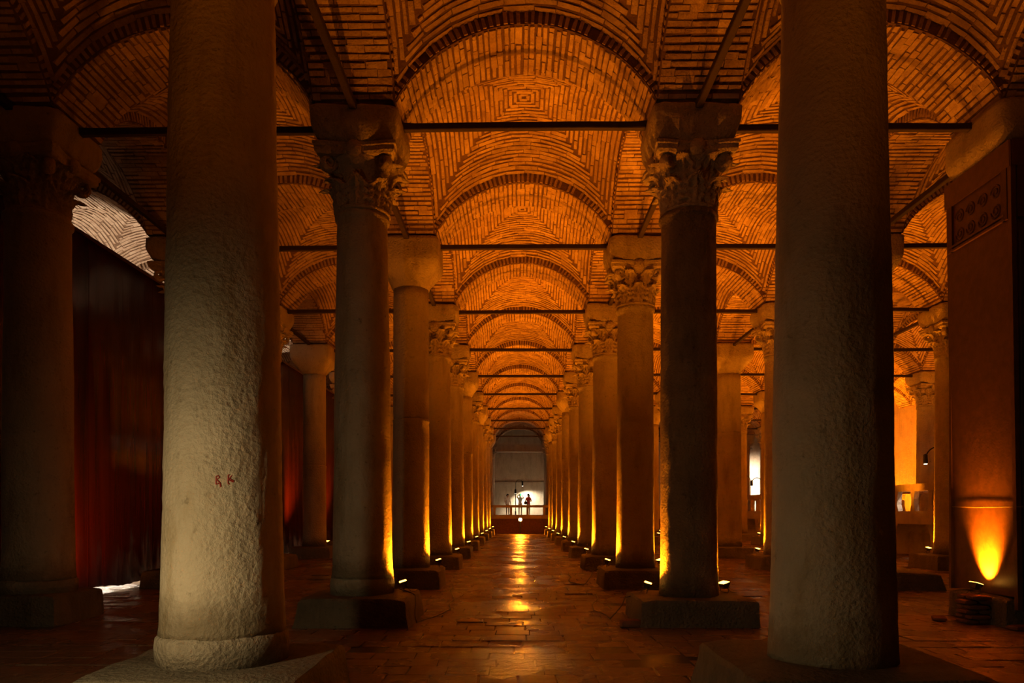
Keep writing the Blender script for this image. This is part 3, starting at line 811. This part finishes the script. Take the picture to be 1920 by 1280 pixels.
def lamp_light(parent, loc, d, power, color, size=120, blend=0.6, soft=0.08, kind='SPOT'):
    ld = bpy.data.lights.new('lamp_light', kind); ld.energy = power; ld.color = color; ld.shadow_soft_size = soft
    if kind == 'SPOT': ld.spot_size = math.radians(size); ld.spot_blend = blend
    lo = bpy.data.objects.new('lamp_light', ld); col.objects.link(lo); lo.location = loc
    lo.rotation_euler = Vector(d).to_track_quat('-Z', 'Y').to_euler()
    if parent: lo.parent = parent
    return lo
def work_light(x, y, label, power):
    t = thing('work_light', label, 'lamp', (x, y, 0), 0, 'work lights behind the screen')
    mb = MB()
    for k in range(3):
        a = k * 2 * PI / 3; mb.tube([(0, 0, 0.9), (0.45 * math.cos(a), 0.45 * math.sin(a), 0.01)], 0.018, 6)
    obj('tripod', mb.mesh('tripod', 'black'), t)
    mb = MB(); mb.tube([(0, 0, 0.85), (0, 0, 2.0)], 0.02, 8); obj('pole', mb.mesh('pole', 'black'), t)
    mb = MB(); mb.loft([[(-.1, -.12, 2.0), (.1, -.12, 2.0), (.1, .12, 2.0), (-.1, .12, 2.0)], [(-.14, -.18, 2.12), (.14, -.18, 2.12), (.14, .18, 2.12), (-.14, .18, 2.12)]]); obj('head', mb.mesh('head', 'housing'), t)
    mb = MB(); mb.box((-.12, -.16, 2.121), (.12, .16, 2.13)); obj('lens', mb.mesh('lens', 'lens_white'), t)
    lamp_light(t, (0, 0, 2.2), (0, 0, 1), power, WHITE, 52)
    lamp_light(t, (0, 0.2, 1.9), (0, 0, -1), power * 0.35, WHITE, 160)
for k, (yy, pw) in enumerate(((17.6, 2600), (22.4, 2200), (28.0, 1800))):
    work_light(-10.6, yy, f"white work light on tripod behind the red screen, {('nearest', 'middle', 'farthest')[k]} one", pw)

# ------------------------------------------------------------------ gooseneck walkway lamps
def gooseneck(loc, az, label, h=1.75, reach=0.55, power=0, color=WHITE, drop=0.30, size=95):
    t = thing('gooseneck_lamp', label, 'lamp', loc, az, 'gooseneck walkway lamps')
    mb = MB(); mb.tube([(0, 0, 0), (0, 0, 0.12), (0, 0, 0.35)], [0.055, 0.05, 0.045], 10); obj('base', mb.mesh('base', 'black', True), t)
    r = reach / 2; pts = [(0, 0, 0.3), (0, 0, h * 0.6)] + [(r - r * math.cos(a), 0, h + r * math.sin(a)) for a in np.linspace(0, PI * 0.93, 14)]
    mb = MB(); mb.tube(pts, 0.024, 8); obj('pole', mb.mesh('pole', 'black', True), t)
    e = pts[-1]
    mb = MB(); mb.tube([(e[0] - 0.02, 0, e[2] + 0.10), (e[0], 0, e[2] + 0.09), (e[0], 0, e[2] - drop + 0.10), (e[0], 0, e[2] - drop + 0.06)], [0.04, 0.075, 0.08, 0.07], 14)
    obj('head', mb.mesh('head', 'black', True), t)
    mb = MB(); mb.lathe([(e[2] - drop + 0.05, 0.055), (e[2] - drop + 0.058, 0.06), (e[2] - drop + 0.07, 0.05)], 14); mb.v = [(x + e[0], y, z) for x, y, z in mb.v]
    obj('lens', mb.mesh('lens', 'lens_white'), t)
    if power: lamp_light(t, (e[0], 0, e[2] - drop + 0.02), (0.25, 0, -1), power, color, size, 0.7, 0.06)
    return t
# ------------------------------------------------------------------ right walkway
WX0, WX1, WY0, WY1, WZ = 14.0, 16.1, 21.0, 61.0, 1.5
wk = thing('walkway', 'raised concrete visitor walkway with openwork railing on the right', 'walkway', (15, 30, 0))
def wbox(name, a, b, mat='concrete', par=wk):
    mb = MB(); mb.box(tuple(p - q for p, q in zip(a, (15, 30, 0))), tuple(p - q for p, q in zip(b, (15, 30, 0)))); return obj(name, mb.mesh(name, mat), par)
wbox('deck', (WX0 - 0.05, WY0, 1.14), (WX1 + 0.05, WY1, WZ))
wbox('curb', (WX0, WY0, WZ), (WX0 + 0.18, WY1, WZ + 0.10)); wbox('curb', (WX1 - 0.18, WY0, WZ), (WX1, WY1, WZ + 0.10))
wbox('handrail', (WX0 - 0.03, WY0, 2.31), (WX0 + 0.21, WY1, 2.57)); wbox('handrail', (WX1 - 0.21, WY0, 2.31), (WX1 + 0.03, WY1, 2.57))
def baluster():
    mb = MB(); rings = []
    for z, k in ((0, 0.30), (0.08, 0.28), (0.25, 0.15), (0.45, 0.15), (0.62, 0.26), (0.73, 0.30)):
        rings.append([(-.085, -k / 2, z), (.085, -k / 2, z), (.085, k / 2, z), (-.085, k / 2, z)])
    return mb.loft(rings).mesh('baluster', 'concrete')
BAL = baluster()
for x in (WX0 + 0.09, WX1 - 0.09):
    yy = WY0 + 0.3
    while yy < WY1:
        obj('baluster', BAL, wk, (x - 15, yy - 30, WZ + 0.09)); yy += 1.12
def trestle():
    mb = MB(); rings = []
    for z, k in ((-0.05, 0.55), (0.12, 0.5), (0.45, 0.24), (0.75, 0.26), (1.0, 0.55), (1.16, 0.75)):
        rings.append([(-.9, -k / 2, z), (.9, -k / 2, z), (.9, k / 2, z), (-.9, k / 2, z)])
    return mb.loft(rings).mesh('trestle', 'concrete')
TR = trestle(); yy = WY0 + 1.2
while yy < WY1 - 10: obj('trestle', TR, wk, (0.05, yy - 30, 0)); yy += 2.6
gooseneck((14.25, 24.55, 1.6), 0, 'tall gooseneck lamp outside the right walkway railing, bent away', 2.2, 0.7)
gooseneck((15.7, 26.2, WZ), PI, 'gooseneck lamp on the right walkway with its lit head hanging', 1.95, 1.0, 250, WHITE)
gooseneck((14.5, 45.2, WZ), PI * 0.98, 'gooseneck lamp far along the right walkway, nearer of the pair', 2.0, 0.7, 0)
gooseneck((15.7, 46.5, WZ), PI, 'gooseneck lamp far along the right walkway, farther of the pair', 1.9, 0.7, 300, WHITE)
gooseneck((18.05, 60.0, 0), 0, 'tall gooseneck lamp added as fixture for the far right corner light', 4.85, 0.55)  # post made up to carry the added spot below
lamp_light(None, (18.6, 60.0, 4.6), (0.2, 0.7, -0.6), 5000, WHITE, 150, 0.6, 0.2)  # spot added to brighten the far right corner

# ------------------------------------------------------------------ far platform
pf = thing('platform', 'raised viewing platform with rail closing the far end of the aisle', 'platform', (0, 51, 0))
def pbox(name, a, b, mat='concrete'):
    mb = MB(); mb.box((a[0], a[1] - 51, a[2]), (b[0], b[1] - 51, b[2])); return obj(name, mb.mesh(name, mat), pf)
pbox('deck', (-6, 51, 1.06), (13.9, 62.9, 1.26)); pbox('fascia', (-6, 51.15, -0.03), (13.9, 51.4, 1.07), 'loose'); pbox('curb', (-6, 51.0, 1.26), (13.9, 51.2, 1.34))
pbox('handrail', (-6, 50.98, 1.86), (13.9, 51.2, 2.03))
x = -5.4
while x < 13.8:
    pbox('rail_post', (x, 51.02, 1.33), (x + 0.16, 51.17, 1.87)); x += 1.18
lt = MB(); lt.box((-1.9, 58.2, 6.42), (1.9, 58.8, 7.0)); tag(obj('lintel', lt.mesh('lintel', 'concrete')), kind='structure')
t = thing('flood_lamp', 'bright star-like flood lamp on a short post before the far platform', 'lamp', (0.06, 50.7, 0))
mb = MB(); mb.tube([(0, 0, 0), (0, 0, 0.9)], 0.05, 8); obj('post', mb.mesh('post', 'housing'), t)
mb = MB(); mb.loft([[(-.1, .06, .9), (.1, .06, .9), (.1, .06, 1.12), (-.1, .06, 1.12)], [(-.14, -.06, .88), (.14, -.06, .88), (.14, -.06, 1.14), (-.14, -.06, 1.14)]]); obj('housing', mb.mesh('housing', 'housing'), t)
mb = MB(); mb.lathe([(0, .11), (.012, .12), (.03, .1)], 16); obj('lens', mb.mesh('lens', m_emit('star_lens', (1, .6, .15), 60.0)), t, (0, -0.06, 1.01), (PI / 2, 0, 0))
lamp_light(t, (0, -0.14, 1.01), (0, -1, -0.12), 900, ORANGE, 140, 0.7, 0.08)
gooseneck((-0.30, 55.5, 1.26), PI / 2, 'gooseneck lamp standing alone on the far platform', 1.9, 0.35, 420, WHITE)
gooseneck((-0.3, 61.9, 1.26), 0.1, 'gooseneck lamp lighting the far wall above the visitors', 2.75, 0.6, 1300, (1, .85, .6), 0.36, 140)

# ------------------------------------------------------------------ people on the platform
def person(loc, rz, joints, label, top, legs, arms_skin=True, hair_long=False):
    """one skinned figure; joints overrides arm positions"""
    J = {'pelvis': (0, 0, .95, .13), 'waist': (0, 0, 1.10, .115), 'chest': (0, 0, 1.32, .145), 'neck': (0, 0, 1.47, .055), 'chin': (0, -.015, 1.54, .07), 'head': (0, -.01, 1.62, .095), 'crown': (0, 0, 1.69, .07)}
    for s, n in ((-1, 'l'), (1, 'r')):
        J.update({n + 'hip': (s * .09, 0, .88, .095), n + 'knee': (s * .10, -.02, .48, .06), n + 'ankle': (s * .10, .0, .08, .042), n + 'toe': (s * .11, -.14, .035, .035),
                  n + 'sho': (s * .17, 0, 1.40, .065), n + 'elb': (s * .23, .02, 1.13, .045), n + 'wri': (s * .22, -.12, .92, .032), n + 'hand': (s * .21, -.17, .85, .034)})
    J.update(joints)
    E = [('pelvis', 'waist'), ('waist', 'chest'), ('chest', 'neck'), ('neck', 'chin'), ('chin', 'head'), ('head', 'crown')]
    for n in 'lr': E += [('pelvis', n + 'hip'), (n + 'hip', n + 'knee'), (n + 'knee', n + 'ankle'), (n + 'ankle', n + 'toe'), ('chest', n + 'sho'), (n + 'sho', n + 'elb'), (n + 'elb', n + 'wri'), (n + 'wri', n + 'hand')]
    ks = list(J); me = bpy.data.meshes.new('person'); me.from_pydata([J[k][:3] for k in ks], [(ks.index(a), ks.index(b)) for a, b in E], [])
    o = bpy.data.objects.new('person', me); col.objects.link(o)
    o.modifiers.new('skin', 'SKIN')
    for k, sv in zip(ks, me.skin_vertices[0].data): sv.radius = (J[k][3], J[k][3] * (0.8 if k in ('pelvis', 'waist', 'chest') else 1)); sv.use_root = k == 'pelvis'
    sub = o.modifiers.new('sub', 'SUBSURF'); sub.levels = sub.render_levels = 2
    dg = bpy.context.evaluated_depsgraph_get(); dg.update()
    me2 = bpy.data.meshes.new_from_object(o.evaluated_get(dg)); o.modifiers.clear(); o.data = me2
    me2.materials.clear()
    for m in ('skin', top, legs, 'dark_cloth'): me2.materials.append(M[m])
    arm_pts = [Vector(J[k][:3]) for k in ('lwri', 'lhand', 'lelb', 'rwri', 'rhand', 'relb')]
    for p in me2.polygons:
        c = p.center
        if c.z > 1.475 and abs(c.x) < 0.13 or min((c - q).length for q in arm_pts) < 0.09: i = 0
        elif c.z > 0.93: i = 1
        elif c.z > 0.10: i = 2
        else: i = 3
        p.material_index = i; p.use_smooth = True
    o.location = loc; o.rotation_euler = (0, 0, rz)
    tag(o, label, 'person', 'visitors on the far platform')
    mb = MB(); rings = []
    for z, r in ((1.60, .103), (1.66, .108), (1.71, .092), (1.74, .05)):
        rings.append([(r * math.cos(a) * .95, r * math.sin(a) * 1.05 + .025, z + 0.03 * -math.sin(a)) for a in np.linspace(0, 2 * PI, 16, endpoint=False)])
    mb.loft(rings)
    if hair_long: mb.box((-.08, .05, 1.44), (.08, .11, 1.64))
    obj('hair', mb.mesh('hair', 'hair', True), o)
    return o
p1 = (0.08, 58.6, 1.26)
person(p1, 0.2, {'lelb': (-.30, -.10, 1.50, .045), 'lwri': (-.14, -.20, 1.68, .032), 'lhand': (-.06, -.24, 1.72, .034), 'relb': (.28, -.12, 1.42, .045), 'rwri': (.12, -.24, 1.60, .032), 'rhand': (.06, -.26, 1.66, .034)},
       'visitor in white shirt holding a green-lit phone up with both hands', 'white_cloth', 'sand_cloth')
mb = MB(); mb.box((-.05, -.012, -.08), (.05, .0, .08)); ph = tag(obj('phone', mb.mesh('phone', m_emit('phone_glow', (.05, 1, .3), 2.0)), None, (p1[0] + .05, p1[1] - .31, p1[2] + 1.66), (0, 0, 0.2)), 'glowing green phone held up by the white-shirted visitor', 'phone')
p2 = (0.75, 58.6, 1.26)
person(p2, -0.3, {'lelb': (-.24, -.02, 1.14, .045), 'lwri': (-.14, -.20, 1.20, .032), 'lhand': (-.08, -.24, 1.26, .034), 'relb': (.25, -.02, 1.14, .045), 'rwri': (.12, -.22, 1.16, .032), 'rhand': (.06, -.25, 1.20, .034)},
       'visitor in a red top with a dark shoulder bag', 'red_cloth', 'sand_cloth', True, True)
mb = MB(); rough_box(mb, (-.15, -.07, -.12), (.15, .07, .12), 3, .01, 2, .1, .03); bag = tag(obj('shoulder_bag', mb.mesh('shoulder_bag', 'bag'), None, (p2[0] - .22, p2[1] - .16, p2[2] + 1.02)), 'dark bag at the hip of the visitor in red', 'bag')
mb = MB(); mb.tube([(-.1, 0, .1), (-.02, .05, .4), (.12, .1, .46)], .012, 5); obj('strap', mb.mesh('strap', 'bag'), bag)
person((-0.95, 58.9, 1.26), 0.5, {}, 'pale visitor standing apart near the far wall', 'white_cloth', 'sand_cloth')

# ------------------------------------------------------------------ cables on the floor
def floor_cable(pts, label, r=0.009):
    mb = MB(); P = [Vector(p) for p in pts]; out = []
    for a, b in zip(P[:-1], P[1:]):
        for k in range(8):
            t = k / 8; q = a.lerp(b, t); out.append((q.x + 0.05 * math.sin(t * PI) * math.sin(q.y * 3), q.y, q.z + 0.0))
    mb.tube(out + [tuple(P[-1])], r, 6); tag(obj('cable', mb.mesh('cable', 'cable')), label, 'cable', 'lamp cables')
floor_cable([(-1.9, 10.85, 0.42), (-1.63, 10.6, 0.36), (-1.55, 10.2, 0.012), (-1.2, 11.6, 0.014), (-1.35, 13.6, 0.014), (-1.55, 15.6, 0.014)], 'thin cable trailing from the second left plinth along the floor')
floor_cable([(1.85, 10.9, 0.42), (1.5, 10.8, 0.30), (1.25, 10.6, 0.014), (1.1, 11.5, 0.014), (1.4, 13.8, 0.014)], 'thin cable trailing from the second right plinth along the floor')
floor_cable([(1.9, 15.7, 0.42), (1.55, 15.7, 0.3), (1.3, 15.4, 0.014), (1.05, 16.2, 0.014), (1.2, 18.5, 0.014)], 'thin cable trailing from the third right plinth along the floor')

# ------------------------------------------------------------------ lamp that lights the front columns
gooseneck((-3.8, 2.72, 0), 0.7, 'gooseneck lamp standing on the floor beside the front left column', 1.75, 0.5, 0, WARM)
lamp_light(None, (-3.35, 3.1, 1.40), (0.45, 1, -0.5), P_FRONT, WARM, 150, 1.0, 0.07)
